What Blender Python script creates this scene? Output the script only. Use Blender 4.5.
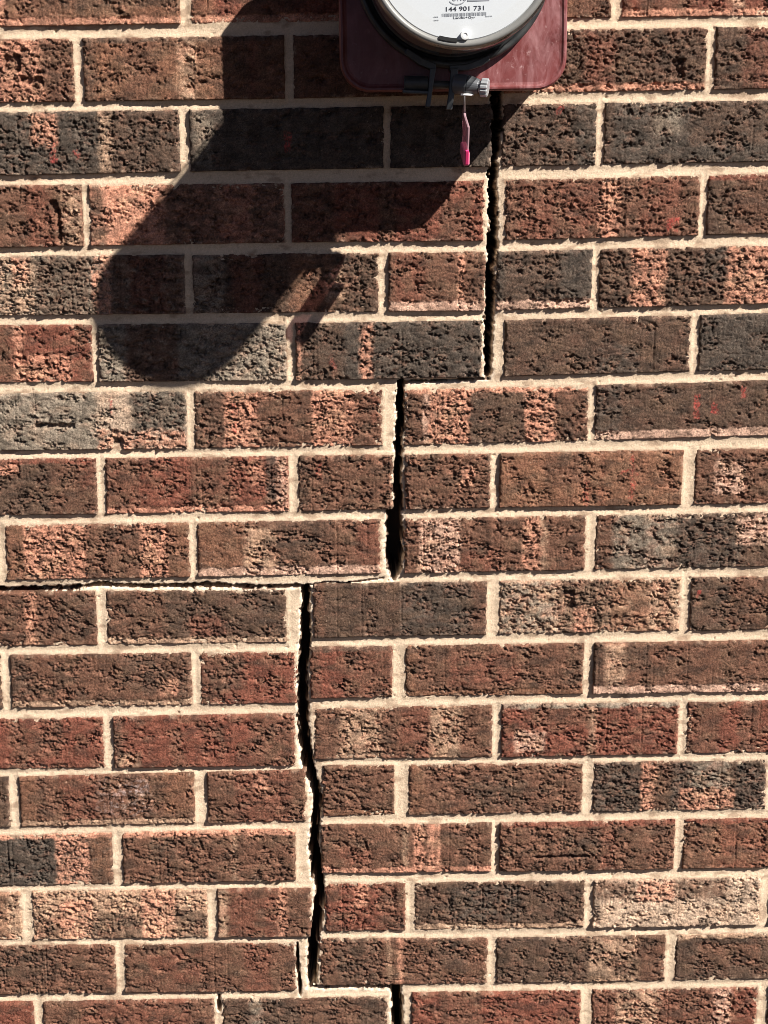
import bpy, math, random
import numpy as np
from mathutils import Matrix, Vector

sc = bpy.context.scene
for o in list(bpy.data.objects):
    bpy.data.objects.remove(o)
COL = sc.collection

# ------------------------------------------------------------------ camera, sky, sun, exposure
EYE = 1.6                                   # eye height above the ground, metres
CAM_D = 1.5733                              # distance from the eye to the wall face, metres
cd = bpy.data.cameras.new('camera')
cam = bpy.data.objects.new('camera', cd)
COL.objects.link(cam)
rot = Matrix([[0.999876, 0.013549, -0.007983], [-0.010918, 0.232712, -0.972484], [-0.011319, 0.972451, 0.232831]])
cam.matrix_world = Matrix.Translation((0, -CAM_D, EYE)) @ rot.to_4x4()
cd.sensor_fit = 'VERTICAL'
cd.sensor_height = 36.0
cd.sensor_width = 27.0
cd.lens = 36.0 * 1540 / 1024
cd.clip_start = 0.05
cd.clip_end = 2000
sc.camera = cam

TO_SUN = Vector((1.16, -1.0, 1.31)).normalized()
elev = math.asin(TO_SUN.z)
azim = math.atan2(TO_SUN.x, TO_SUN.y)       # clockwise from +Y
world = bpy.data.worlds.new('World')
sc.world = world
world.use_nodes = True
wn = world.node_tree
sky = wn.nodes.new('ShaderNodeTexSky')
sky.sky_type = 'NISHITA'
sky.sun_disc = False
sky.sun_elevation = elev
sky.sun_rotation = azim
sky.air_density = 0.2
sky.dust_density = 0.3
sky.ozone_density = 0.5
bg = wn.nodes['Background']
bg.inputs['Strength'].default_value = 0.05
wn.links.new(sky.outputs['Color'], bg.inputs['Color'])
sl = bpy.data.lights.new('sun', 'SUN')
sl.energy = 5.0
sl.angle = math.radians(0.5)
sl.color = (1.0, 0.95, 0.88)
sun = bpy.data.objects.new('sun', sl)
COL.objects.link(sun)
sun.location = (3, -3, 5)
sun.rotation_euler = TO_SUN.to_track_quat('Z', 'Y').to_euler()
vs = sc.view_settings
vs.view_transform = 'Standard'
vs.look = 'None'
vs.exposure = 0.97
sc.cycles.filter_width = 0.85
vs.gamma = 1.0

# ------------------------------------------------------------------ helpers
def srgb(c, k=1.0):
    c = np.asarray(c, float) / 255.0
    return np.where(c <= 0.04045, c / 12.92, ((c + 0.055) / 1.055) ** 2.4) / k

def W(x, z, d=0.0):                         # wall millimetres (right, up, out from the face) -> world metres
    return (x / 1000.0, -d / 1000.0, EYE + z / 1000.0)

def hsh(ix, iy, seed):
    a = (ix.astype(np.int64) * 374761393 + iy.astype(np.int64) * 668265263 + int(seed) * 982451653) & 0xFFFFFFFF
    a = ((a ^ (a >> 13)) * 1274126177) & 0xFFFFFFFF
    a = ((a ^ (a >> 16)) * 2246822519) & 0xFFFFFFFF
    return ((a ^ (a >> 15)) & 0xFFFFFF) / float(0xFFFFFF)

def pn(x, y, seed):                         # gradient noise, about -0.7 .. 0.7
    xi = np.floor(x); yi = np.floor(y)
    fx = x - xi; fy = y - yi
    u = fx * fx * fx * (fx * (fx * 6 - 15) + 10)
    v = fy * fy * fy * (fy * (fy * 6 - 15) + 10)
    def g(dx, dy):
        a = hsh(xi + dx, yi + dy, seed) * (2 * math.pi)
        return np.cos(a) * (fx - dx) + np.sin(a) * (fy - dy)
    a = g(0, 0); b = g(1, 0); c = g(0, 1); d = g(1, 1)
    return (a + (b - a) * u) * (1 - v) + (c + (d - c) * u) * v

def fbm(x, y, seed, n=3):
    s = 0; a = 1.0
    for i in range(n):
        s = s + a * pn(x * 2 ** i, y * 2 ** i, seed + 17 * i); a *= 0.5
    return s

def worley(x, y, seed):
    xi = np.floor(x); yi = np.floor(y)
    f1 = np.full(x.shape, 9.0); f2 = np.full(x.shape, 9.0); idv = np.zeros(x.shape); ox = np.zeros(x.shape); oy = np.zeros(x.shape)
    for i in (-1, 0, 1):
        for j in (-1, 0, 1):
            h1 = hsh(xi + i, yi + j, seed); h2 = hsh(xi + i, yi + j, seed + 71)
            px = xi + i + h1 - x; py = yi + j + h2 - y; d = np.hypot(px, py)
            near = d < f1
            f2 = np.where(near, f1, np.minimum(f2, d))
            idv = np.where(near, hsh(xi + i, yi + j, seed + 133), idv)
            ox = np.where(near, px, ox); oy = np.where(near, py, oy)
            f1 = np.where(near, d, f1)
    return f1, f2, idv, ox, oy

def ss(a, b, x):
    t = np.clip((x - a) / (b - a), 0, 1)
    return t * t * (3 - 2 * t)

def mix(a, b, t):
    return a + (b - a) * t[..., None]

def link(name, mesh, mat=None, parent=None, loc=None):
    o = bpy.data.objects.new(name, mesh)
    COL.objects.link(o)
    if mat is not None and not mesh.materials:
        mesh.materials.append(mat)
    if parent is not None:
        o.parent = parent
    if loc is not None:
        o.location = loc
    return o

def empty(name, loc, label, cat):
    o = bpy.data.objects.new(name, None)
    COL.objects.link(o)
    o.location = loc
    o.empty_display_size = 0.05
    o['label'] = label
    o['category'] = cat
    return o

def np_mesh(name, verts, quads, col=None, smooth=True):
    me = bpy.data.meshes.new(name)
    verts = np.asarray(verts, np.float32); quads = np.asarray(quads, np.int32)
    me.vertices.add(len(verts)); me.vertices.foreach_set('co', verts.ravel())
    n = len(quads)
    me.loops.add(n * 4); me.loops.foreach_set('vertex_index', quads.ravel())
    me.polygons.add(n)
    me.polygons.foreach_set('loop_start', np.arange(0, 4 * n, 4, dtype=np.int32))
    me.polygons.foreach_set('loop_total', np.full(n, 4, np.int32))
    me.polygons.foreach_set('use_smooth', np.full(n, smooth, bool))
    me.update(calc_edges=True)
    if col is not None:
        at = me.attributes.new('col', 'FLOAT_COLOR', 'POINT')
        c = np.ones((len(verts), 4), np.float32); c[:, :3] = col
        at.data.foreach_set('color', c.ravel())
    return me

class PM:                                   # small poly-mesh collector, world metres relative to an origin
    def __init__(s, org=(0, 0, 0)):
        s.v = []; s.f = []; s.o = Vector(org)
    def add(s, pts, faces):
        b = len(s.v)
        s.v += [tuple(Vector(p) - s.o) for p in pts]
        s.f += [tuple(i + b for i in f) for f in faces]
    def build(s, name, mat, parent=None, smooth=False, bevel=0.0, seg=2, loc=None):
        me = bpy.data.meshes.new(name)
        me.from_pydata(s.v, [], s.f)
        if bevel or True:
            import bmesh
            bm = bmesh.new(); bm.from_mesh(me)
            bmesh.ops.remove_doubles(bm, verts=bm.verts, dist=1e-7)
            bmesh.ops.recalc_face_normals(bm, faces=bm.faces)
            if bevel:
                ed = [e for e in bm.edges if len(e.link_faces) == 2 and e.calc_face_angle(0) > 0.5]
                bmesh.ops.bevel(bm, geom=ed, offset=bevel, segments=seg, affect='EDGES', profile=0.5)
            bm.to_mesh(me); bm.free()
        for p in me.polygons:
            p.use_smooth = smooth
        return link(name, me, mat, parent, loc)

def loft(pm, rings, closed=True, cap0=True, cap1=True):
    n = len(rings[0]); pts = [p for r in rings for p in r]; fs = []
    for i in range(len(rings) - 1):
        for j in range(n if closed else n - 1):
            a = i * n + j; b = i * n + (j + 1) % n
            fs.append((a, b, b + n, a + n))
    if cap0: fs.append(tuple(range(n)))
    if cap1: fs.append(tuple(range((len(rings) - 1) * n, len(rings) * n)))
    pm.add(pts, fs)

def lathe(pm, cx, cz, prof, n=96, cap0=False, cap1=False, a0=0, a1=2 * math.pi):
    rings = [[W(cx + r * math.cos(2 * math.pi * k / n), cz + r * math.sin(2 * math.pi * k / n), d) for k in range(n)] for r, d in prof]
    loft(pm, rings, True, cap0, cap1)

def cyl(pm, p, q, r0, r1=None, n=24):       # tube between two points in wall mm
    r1 = r0 if r1 is None else r1
    a = Vector(W(*p)); b = Vector(W(*q)); ax = (b - a).normalized()
    u = ax.orthogonal().normalized(); w = ax.cross(u)
    rings = [[c + (u * math.cos(2 * math.pi * k / n) + w * math.sin(2 * math.pi * k / n)) * (r / 1000) for k in range(n)] for c, r in ((a, r0), (b, r1))]
    loft(pm, rings)

def prism(pm, poly, d0, d1):                # polygon in (x, z) wall mm pushed out from d0 to d1
    loft(pm, [[W(x, z, d) for x, z in poly] for d in (d0, d1)])

def rrect(x0, z0, x1, z1, r, n=10):
    out = []
    for cx, cz, a in ((x1 - r, z0 + r, -90), (x1 - r, z1 - r, 0), (x0 + r, z1 - r, 90), (x0 + r, z0 + r, 180)):
        for k in range(n + 1):
            t = math.radians(a + 90 * k / n); out.append((cx + r * math.cos(t), cz + r * math.sin(t)))
    return out

# ------------------------------------------------------------------ materials
def mat_new(name, base=(0.5, 0.5, 0.5), rough=0.8, spec=0.3, metal=0.0):
    m = bpy.data.materials.new(name); m.use_nodes = True
    b = m.node_tree.nodes['Principled BSDF']
    b.inputs['Base Color'].default_value = (*base, 1)
    b.inputs['Roughness'].default_value = rough
    b.inputs['Specular IOR Level'].default_value = spec
    b.inputs['Metallic'].default_value = metal
    return m, m.node_tree, b

def attr_mat(name, s1, s2, lo, hi, bump, dist, rough, spec):
    m, nt, b = mat_new(name, rough=rough, spec=spec)
    at = nt.nodes.new('ShaderNodeAttribute'); at.attribute_name = 'col'
    geo = nt.nodes.new('ShaderNodeNewGeometry')
    n1 = nt.nodes.new('ShaderNodeTexNoise'); n1.inputs['Scale'].default_value = s1; n1.inputs['Detail'].default_value = 4
    n2 = nt.nodes.new('ShaderNodeTexNoise'); n2.inputs['Scale'].default_value = s2; n2.inputs['Detail'].default_value = 6; n2.inputs['Roughness'].default_value = 0.75
    mr = nt.nodes.new('ShaderNodeMapRange'); mr.inputs['From Min'].default_value = 0.3; mr.inputs['From Max'].default_value = 0.7
    mr.inputs['To Min'].default_value = lo; mr.inputs['To Max'].default_value = hi
    vm = nt.nodes.new('ShaderNodeVectorMath'); vm.operation = 'SCALE'
    bp = nt.nodes.new('ShaderNodeBump'); bp.inputs['Strength'].default_value = bump; bp.inputs['Distance'].default_value = dist
    L = nt.links.new
    L(geo.outputs['Position'], n1.inputs['Vector']); L(geo.outputs['Position'], n2.inputs['Vector'])
    L(n1.outputs['Fac'], mr.inputs['Value'])
    L(at.outputs['Color'], vm.inputs[0]); L(mr.outputs['Result'], vm.inputs['Scale'])
    L(vm.outputs['Vector'], b.inputs['Base Color'])
    L(n2.outputs['Fac'], bp.inputs['Height']); L(bp.outputs['Normal'], b.inputs['Normal'])
    return m

M_BRICK = attr_mat('fired_clay', 950, 520, 0.5, 1.5, 0.75, 0.0016, 0.85, 0.25)
M_MORTAR = attr_mat('lime_mortar', 1000, 520, 0.84, 1.14, 0.8, 0.0012, 0.95, 0.1)

def noisy(name, c0, c1, scale, rough, spec, lo=0.4, hi=0.7, stretch=(1, 1, 1), bump=0.0, metal=0.0, detail=6):
    m, nt, b = mat_new(name, c0, rough, spec, metal)
    tc = nt.nodes.new('ShaderNodeTexCoord'); mp = nt.nodes.new('ShaderNodeMapping'); mp.inputs['Scale'].default_value = stretch
    n = nt.nodes.new('ShaderNodeTexNoise'); n.inputs['Scale'].default_value = scale; n.inputs['Detail'].default_value = detail; n.inputs['Roughness'].default_value = 0.65
    r = nt.nodes.new('ShaderNodeValToRGB')
    r.color_ramp.elements[0].position = lo; r.color_ramp.elements[0].color = (*c0, 1)
    r.color_ramp.elements[1].position = hi; r.color_ramp.elements[1].color = (*c1, 1)
    L = nt.links.new
    L(tc.outputs['Object'], mp.inputs['Vector']); L(mp.outputs['Vector'], n.inputs['Vector'])
    L(n.outputs['Fac'], r.inputs['Fac']); L(r.outputs['Color'], b.inputs['Base Color'])
    if bump:
        bp = nt.nodes.new('ShaderNodeBump'); bp.inputs['Strength'].default_value = bump; bp.inputs['Distance'].default_value = 0.0005
        L(n.outputs['Fac'], bp.inputs['Height']); L(bp.outputs['Normal'], b.inputs['Normal'])
    return m

M_GROUND = noisy('dry_ground', (0.028, 0.020, 0.012), (0.050, 0.036, 0.022), 3.0, 0.95, 0.1)

# ------------------------------------------------------------------ the ground
pm = PM()
pm.add([(-600, -900, 0), (600, -900, 0), (600, 300, 0), (-600, 300, 0)], [(0, 1, 2, 3)])
g = pm.build('ground', M_GROUND); g['kind'] = 'structure'

# ------------------------------------------------------------------ the brick wall
wall = empty('brick_wall', (0, 0, 0), 'red and brown brick wall with a stepped crack running down through its mortar joints', 'wall')

K = 1.2                                     # lit value : albedo
PAL = {k: np.clip(srgb(v, K), 0.015, 0.62) for k, v in dict(
    K=(84, 73, 64), D=(93, 72, 59), M=(109, 77, 61), B=(128, 90, 69), R=(123, 73, 58), O=(202, 144, 118), P=(210, 170, 147),
    T=(182, 148, 122), G=(142, 128, 112), H=(196, 168, 144), W=(196, 176, 170), X=(190, 66, 62)).items()}

# each brick: corners (lower left, lower right, upper right, upper left, wall mm), base tone, roughness of the face,
# how far it stands proud, pale lips, patches (from u, to u, from v, to v, tone)
BRICKS = [
    ((-367.4, 115.2, -180.6, 116.4, -179.8, 174.9, -366.7, 174.3), 'B', 0.55, 1.5, 'bO', ((0.0, 0.104, -1, 2, 'O'), (0.176, 0.383, -1, 2, 'M'), (0.383, 0.979, 0.25, 1, 'D'))),
    ((-169.8, 116.4, 20.4, 117.3, 21.2, 176.8, -169.1, 174.9), 'R', 0.55, 1, 'bO', ((0.0, 0.128, -1, 2, 'B'), (0.255, 0.51, -1, 2, 'M'))),
    ((30.1, 117.4, 123.4, 117.7, 124.3, 178.5, 30.9, 176.9), 'M', 0.4, 1, '', ()),
    ((134.0, 117.7, 240.1, 117.7, 241.1, 179.1, 135.0, 178.6), 'M', 0.7, 1.5, '', ((0.523, 0.661, -1, 2, 'B'),)),
    ((251.7, 117.7, 437.9, 117.8, 439.0, 179.8, 252.7, 179.1), 'R', 0.7, 1.5, 'bO', ((0.084, 0.346, -1, 2, 'M'), (0.581, 0.634, -1, 2, 'P'))),
    ((-474.3, 43.5, -287.5, 44.0, -286.8, 102.5, -473.6, 102.0), 'M', 0.85, 1.5, '', ((0.304, 0.838, -1, 2, 'O'), (0.639, 0.723, 0.5, 0.75, 'V'), (0.723, 0.838, 0.3, 0.4, 'V'))),
    ((-276.6, 44.0, -80.6, 44.5, -79.8, 103.0, -275.9, 102.5), 'B', 0.55, 2, 'tD', ((0.0, 0.06, -1, 2, 'D'), (0.205, 0.38, -1, 2, 'M'), (0.47, 0.56, -1, 2, 'T'), (0.655, 1.0, -1, 2, 'M'), (0.83, 0.86, -1, 2, 'R'))),
    ((-70.7, 44.5, 122.8, 46.9, 123.7, 105.4, -70.0, 103.1), 'M', 0.4, 1, '', ()),
    ((135.5, 47.0, 334.4, 48.4, 335.3, 106.3, 136.4, 105.5), 'D', 0.95, 2, 'bO', ((0.401, 0.55, -1, 2, 'R'), (0.832, 0.891, 0.2, 0.5, 'V'), (0.748, 0.97, 0.0, 0.8, 'D'), (0.079, 0.203, -1, 2, 'D'))),
    ((344.1, 48.5, 537.6, 49.9, 538.5, 107.0, 345.0, 106.3), 'D', 0.8, 1.5, '', ((0.148, 0.301, -1, 2, 'R'),)),
    ((-375.6, -26.5, -186.6, -24.8, -185.8, 33.8, -374.8, 33.3), 'K', 0.9, 2, '', ((0.23, 0.366, 0.45, 1, 'O'), (0.325, 0.361, 0.15, 0.55, 'X'), (0.455, 0.482, 0.2, 0.4, 'X'), (0.586, 0.649, -1, 2, 'T'), (0.649, 1.0, -1, 2, 'D'))),
    ((-175.6, -24.7, 15.8, -23.6, 16.7, 34.7, -174.8, 33.8), 'K', 0.55, 2, '', ((0.031, 0.114, 0.1, 0.9, 'G'), (0.487, 0.523, 0.28, 0.62, 'X'))),
    ((23.8, -23.6, 124.1, -23.4, 125.0, 35.4, 24.6, 34.7), 'K', 0.55, 2, '', ()),
    ((134.0, -23.3, 227.5, -22.7, 228.4, 35.8, 134.9, 35.5), 'K', 0.75, 2, '', ((0.0, 0.777, -1, 2, 'D'), (0.574, 0.638, 0.86, 1, 'X'))),
    ((236.4, -22.6, 430.7, -21.3, 431.6, 36.5, 237.3, 35.9), 'K', 0.75, 2.5, '', ((0.005, 0.046, -1, 2, 'D'), (0.256, 0.385, 0.5, 1, 'G'), (0.436, 1.0, 0.3, 1, 'D'))),
    ((-483.5, -97.7, -286.7, -96.7, -285.9, -37.5, -482.7, -36.5), 'M', 0.75, 1.5, '', ((0.726, 0.863, -1, 2, 'R'), (0.898, 0.99, -1, 2, 'T'), (0.99, 1.01, 0.4, 0.7, 'X'), (0.868, 0.888, 0.05, 0.62, 'V'), (0.838, 0.878, 0.55, 0.75, 'V'))),
    ((-278.6, -96.7, -84.3, -95.7, -83.5, -38.5, -277.8, -37.5), 'O', 0.8, 1.5, '', ((0.0, 0.082, -1, 2, 'D'), (0.387, 0.66, -1, 2, 'D'), (0.825, 1.0, -1, 2, 'D'), (0.66, 0.825, -1, 2, 'R'))),
    ((-76.3, -95.7, 116.5, -96.2, 117.3, -38.0, -75.5, -38.5), 'R', 0.75, 2.5, '', ((0.0, 0.224, -1, 2, 'M'), (0.458, 0.536, -1, 2, 'M'), (0.771, 0.927, 0, 0.7, 'M'))),
    ((137.5, -96.1, 332.8, -93.4, 333.6, -35.2, 138.3, -37.9), 'M', 0.85, 2.5, 'tM', ((0.077, 0.18, -1, 2, 'M'), (0.077, 0.49, -1, 2, 'R'), (0.49, 0.593, -1, 2, 'O'), (0.696, 0.902, -1, 2, 'R'), (0.84, 0.902, 0.05, 0.3, 'X'), (0.026, 0.036, -1, 2, 'M'))),
    ((341.6, -93.3, 538.2, -90.6, 539.1, -32.4, 342.4, -35.1), 'D', 0.7, 1.5, 'tR', ((0.138, 0.369, -1, 2, 'M'),)),
    ((-383.5, -165.3, -187.5, -165.7, -186.7, -108.0, -382.7, -107.0), 'G', 0.9, 1.5, '', ((0.0, 0.237, -1, 2, 'T'), (0.124, 0.206, 0.5, 1, 'O'), (0.237, 0.515, -1, 2, 'D'), (0.526, 0.629, -1, 2, 'O'), (0.629, 1.0, -1, 2, 'M'), (0.722, 0.907, -1, 2, 'R'))),
    ((-178.3, -165.8, 9.1, -166.2, 9.9, -108.4, -177.5, -108.1), 'D', 0.85, 1.5, '', ((0.0, 0.173, -1, 2, 'G'), (0.211, 0.373, -1, 2, 'R'), (0.524, 0.757, -1, 2, 'B'), (0.719, 0.822, 0.2, 0.7, 'T'), (0.822, 1.0, -1, 2, 'D'))),
    ((20.3, -166.3, 117.7, -166.6, 118.6, -108.2, 21.1, -108.4), 'M', 0.7, 1.5, 'bP', ((0.062, 0.375, -1, 2, 'R'), (0.719, 0.781, -1, 2, 'O'))),
    ((128.9, -166.6, 225.5, -165.3, 226.3, -107.3, 129.7, -108.2), 'K', 0.6, 2, 'bP', ((0.095, 0.674, -1, 2, 'D'),)),
    ((234.5, -165.2, 436.1, -162.5, 436.9, -105.2, 235.3, -107.2), 'D', 0.95, 1.5, '', ((0.162, 0.338, -1, 2, 'O'), (0.338, 0.631, -1, 2, 'D'), (0.631, 1.01, -1, 2, 'O'), (0.505, 0.636, 0.4, 1, 'K'))),
    ((-480.2, -233.3, -284.4, -234.5, -283.6, -177.0, -479.4, -175.9), 'R', 0.5, 1, '', ((0.469, 0.583, -1, 2, 'M'), (0.594, 0.646, -1, 2, 'O'), (0.667, 0.885, 0, 0.5, 'O'))),
    ((-277.2, -234.5, -86.0, -235.7, -85.2, -178.1, -276.4, -177.1), 'G', 0.85, 1.5, '', ((0.139, 0.422, -1, 2, 'M'), (0.048, 0.144, -1, 2, 'G'))),
    ((-75.7, -235.7, 115.0, -234.5, 115.7, -177.8, -74.9, -178.2), 'K', 0.8, 3, '', ((0.344, 0.414, -1, 2, 'O'), (0.183, 0.21, 0.1, 0.5, 'X'), (0.022, 0.263, -1, 2, 'D'), (0.0, 0.032, -1, 2, 'O'))),
    ((138.5, -234.3, 328.6, -231.7, 329.4, -175.2, 139.3, -177.7), 'D', 0.55, 2, '', ((0.0, 0.216, -1, 2, 'D'), (0.492, 0.73, 0, 0.5, 'K'), (0.73, 1.0, -1, 2, 'D'))),
    ((338.6, -231.6, 532.2, -229.0, 532.9, -172.5, 339.4, -175.1), 'K', 0.6, 1.5, '', ()),
    ((-393.4, -305.0, -191.2, -305.6, -190.4, -246.8, -392.5, -246.3), 'G', 0.7, 1.5, '', ((0.546, 0.724, -1, 2, 'H'), (0.724, 1.005, 0.35, 1, 'K'), (0.546, 1.005, 0, 0.34, 'O'), (0.622, 0.673, -0.2, 0.22, 'V'), (0.23, 0.434, 0.38, 0.46, 'V'), (0.612, 0.628, 0.6, 0.9, 'X'))),
    ((-181.9, -305.6, 11.6, -305.3, 12.4, -247.5, -181.0, -246.9), 'M', 0.85, 1.5, '', ((0.16, 0.337, -1, 2, 'O'), (0.0, 0.155, -1, 2, 'D'), (0.626, 0.85, -1, 2, 'O'), (0.85, 1.0, -1, 2, 'M'), (0.198, 0.23, 0.2, 0.8, 'X'), (0.936, 1.0, 0.4, 1, 'R'))),
    ((34.4, -305.2, 225.2, -303.0, 225.9, -246.3, 35.1, -247.5), 'D', 0.9, 1.5, 'tO', ((0.0, 0.109, -1, 2, 'M'), (0.109, 0.141, -1, 2, 'P'), (0.141, 0.359, -1, 2, 'O'), (0.658, 0.826, -1, 2, 'O'), (0.826, 1.0, -1, 2, 'M'))),
    ((233.3, -302.9, 422.4, -299.6, 423.2, -243.0, 234.1, -246.2), 'D', 0.45, 1.5, 'bP', ((0.0, 0.143, -1, 2, 'K'), (0.533, 0.571, 0.35, 0.8, 'X'), (0.791, 0.819, 0.7, 0.9, 'X'), (0.637, 0.67, 0.45, 0.65, 'X'), (0.143, 0.242, -1, 2, 'D'))),
    ((-486.8, -374.4, -288.0, -374.3, -287.1, -315.8, -485.9, -315.2), 'D', 0.75, 1.5, 'tR', ((0.497, 0.602, 0.75, 1, 'O'), (0.759, 1.0, -1, 2, 'M'), (0.916, 1.0, 0.5, 1, 'R'))),
    ((-277.5, -374.3, -87.5, -374.2, -86.7, -316.4, -276.6, -315.9), 'R', 0.7, 1.5, 'bO', ((0.0, 0.187, -1, 2, 'M'), (0.791, 0.868, 0.5, 0.95, 'O'), (0.879, 0.94, -1, 2, 'K'), (0.94, 1.0, -1, 2, 'P'), (0.462, 0.681, -1, 2, 'M'))),
    ((-76.0, -374.2, 22.3, -373.6, 23.1, -316.3, -75.2, -316.4), 'M', 0.75, 2, '', ((0.181, 0.255, 0.55, 0.85, 'X'), (0.0, 0.117, -1, 2, 'D'))),
    ((34.8, -373.5, 123.8, -373.0, 124.6, -316.2, 35.6, -316.3), 'M', 0.8, 2, '', ((0.647, 0.812, 0.4, 0.8, 'O'),)),
    ((134.3, -373.0, 325.1, -372.7, 325.8, -315.2, 135.0, -316.2), 'B', 0.6, 2, '', ((0.456, 0.495, 0, 0.5, 'X'), (0.549, 0.571, -1, 2, 'R'), (0.659, 0.769, 0.6, 0.64, 'X'), (0.714, 0.736, 0.1, 0.9, 'X'), (0.247, 0.467, 0.4, 1, 'M'))),
    ((339.6, -372.7, 541.4, -372.4, 542.1, -314.0, 340.3, -315.1), 'M', 0.9, 1.5, '', ((0.099, 0.255, 0.2, 0.8, 'P'),)),
    ((-386.5, -445.0, -193.8, -444.3, -192.9, -386.1, -385.6, -386.2), 'M', 0.85, 1, '', ((0.0, 0.104, -1, 2, 'B'), (0.104, 0.437, -1, 2, 'O'), (0.732, 0.885, -1, 2, 'O'), (0.885, 1.0, -1, 2, 'B'))),
    ((-184.2, -444.3, 8.9, -443.4, 9.7, -385.6, -183.4, -386.1), 'M', 0.6, 1.5, 'bP', ((0.0, 0.246, -1, 2, 'B'), (0.257, 0.426, 0, 0.9, 'T'), (0.426, 0.732, -1, 2, 'D'), (0.858, 1.0, -1, 2, 'R'), (0.557, 0.885, 0, 0.4, 'M'))),
    ((33.2, -443.3, 224.7, -442.3, 225.4, -384.4, 34.0, -385.4), 'M', 0.75, 1, '', ((0.0, 0.083, -1, 2, 'M'), (0.088, 0.309, -1, 2, 'P'), (0.663, 0.757, -1, 2, 'O'), (0.757, 0.779, -1, 2, 'T'), (0.309, 0.53, 0.0, 0.4, 'R'))),
    ((236.2, -442.2, 439.8, -441.2, 440.5, -383.3, 237.0, -384.4), 'D', 0.85, 1.5, '', ((0.0, 0.083, -1, 2, 'M'), (0.094, 0.417, -1, 2, 'G'), (0.417, 0.75, -1, 2, 'K'), (0.729, 0.906, 0.4, 0.95, 'P'))),
    ((-495.7, -518.3, -295.9, -518.4, -295.0, -459.7, -494.7, -459.0), 'M', 0.7, 1, '', ((0.628, 0.681, -1, 2, 'O'), (0.809, 1.0, 0.2, 1, 'D'))),
    ((-284.1, -518.4, -93.4, -518.5, -92.5, -460.5, -283.2, -459.8), 'D', 0.75, 1, 'bT', ((0.0, 0.324, -1, 2, 'M'), (0.464, 0.659, 0, 0.5, 'R'))),
    ((-64.4, -513.7, 120.2, -512.9, 121.0, -454.9, -63.6, -455.3), 'D', 0.5, 0.8, '', ((0.0, 0.069, -1, 2, 'M'), (0.503, 1.0, -1, 2, 'K'), (0.908, 1.0, -1, 2, 'M'))),
    ((135.1, -512.8, 327.7, -511.9, 328.4, -454.0, 135.9, -454.9), 'T', 0.95, 1, '', ((0.0, 0.333, -1, 2, 'G'), (0.333, 0.622, -1, 2, 'D'), (0.622, 0.833, -1, 2, 'B'), (0.417, 0.528, 0, 0.5, 'O'), (0.35, 0.411, 0.45, 0.8, 'V'), (0.889, 0.933, -1, 2, 'R'))),
    ((339.3, -511.9, 541.9, -510.9, 542.5, -452.9, 340.0, -453.9), 'D', 0.75, 1, '', ((0.032, 0.053, 0.6, 0.8, 'X'), (0.206, 0.407, -1, 2, 'M'))),
    ((-606.7, -589.2, -401.9, -588.6, -400.9, -529.6, -605.5, -528.7), 'D', 0.7, 1, '', ()),
    ((-391.0, -588.6, -197.5, -588.0, -196.6, -530.4, -390.0, -529.6), 'M', 0.75, 1.5, 'bT', ((0.828, 0.928, 0.2, 0.5, 'O'), (0.0, 0.106, -1, 2, 'D'), (0.606, 0.856, 0.4, 1, 'D'), (0.928, 1.0, -1, 2, 'D'))),
    ((-186.7, -588.0, -84.4, -587.7, -83.6, -530.9, -185.8, -530.5), 'R', 0.75, 1, '', ((0.0, 0.242, -1, 2, 'M'), (0.242, 0.453, 0.3, 1, 'D'))),
    ((-69.2, -582.3, 19.1, -582.2, 19.9, -525.4, -68.4, -525.6), 'R', 0.8, 1, 'tD', ((0.0, 0.122, -1, 2, 'M'), (0.427, 1.0, -1, 2, 'M'))),
    ((34.2, -582.2, 225.2, -582.0, 225.9, -525.2, 35.0, -525.4), 'M', 0.85, 1, 'bB', ((0.0, 0.056, -1, 2, 'B'), (0.249, 0.644, 0.2, 0.8, 'R'))),
    ((237.0, -582.0, 429.6, -581.9, 430.2, -525.0, 237.7, -525.2), 'M', 0.7, 2, 'bP', ((0.011, 0.067, -1, 2, 'D'), (0.067, 0.174, -1, 2, 'T'), (0.371, 1.0, -1, 2, 'M'), (0.174, 0.315, 0.5, 1, 'D'))),
    ((-496.7, -659.1, -296.1, -659.3, -295.1, -601.6, -495.6, -602.9), 'R', 0.75, 1, '', ((0.551, 0.768, 0.2, 0.8, 'M'),)),
    ((-284.0, -659.3, -87.3, -659.5, -86.4, -600.3, -283.0, -601.6), 'R', 0.65, 1.5, '', ((0.0, 0.055, -1, 2, 'D'), (0.022, 0.144, 0, 0.25, 'T'), (0.42, 0.641, -1, 2, 'R'), (0.751, 1.0, -1, 2, 'M'))),
    ((-66.4, -652.9, 127.3, -653.7, 128.1, -593.6, -65.6, -596.0), 'M', 0.75, 1.5, '', ((0.0, 0.135, -1, 2, 'M'), (0.152, 0.376, -1, 2, 'T'), (0.652, 0.82, -1, 2, 'T'), (0.483, 0.652, -1, 2, 'R'))),
    ((138.2, -653.8, 330.2, -653.0, 330.9, -594.2, 138.9, -593.5), 'R', 0.8, 1.5, 'tG', ((0.074, 0.244, 0.1, 0.5, 'P'), (0.159, 0.557, 0.6, 1, 'M'), (0.5, 0.523, -1, 2, 'T'))),
    ((341.0, -652.9, 537.9, -652.1, 538.4, -595.0, 341.6, -594.3), 'R', 0.65, 1.5, '', ((0.0, 0.178, -1, 2, 'M'), (0.289, 0.4, -1, 2, 'M'))),
    ((-596.4, -728.6, -402.8, -727.4, -401.8, -669.5, -595.2, -671.4), 'D', 0.6, 1, '', ()),
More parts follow.
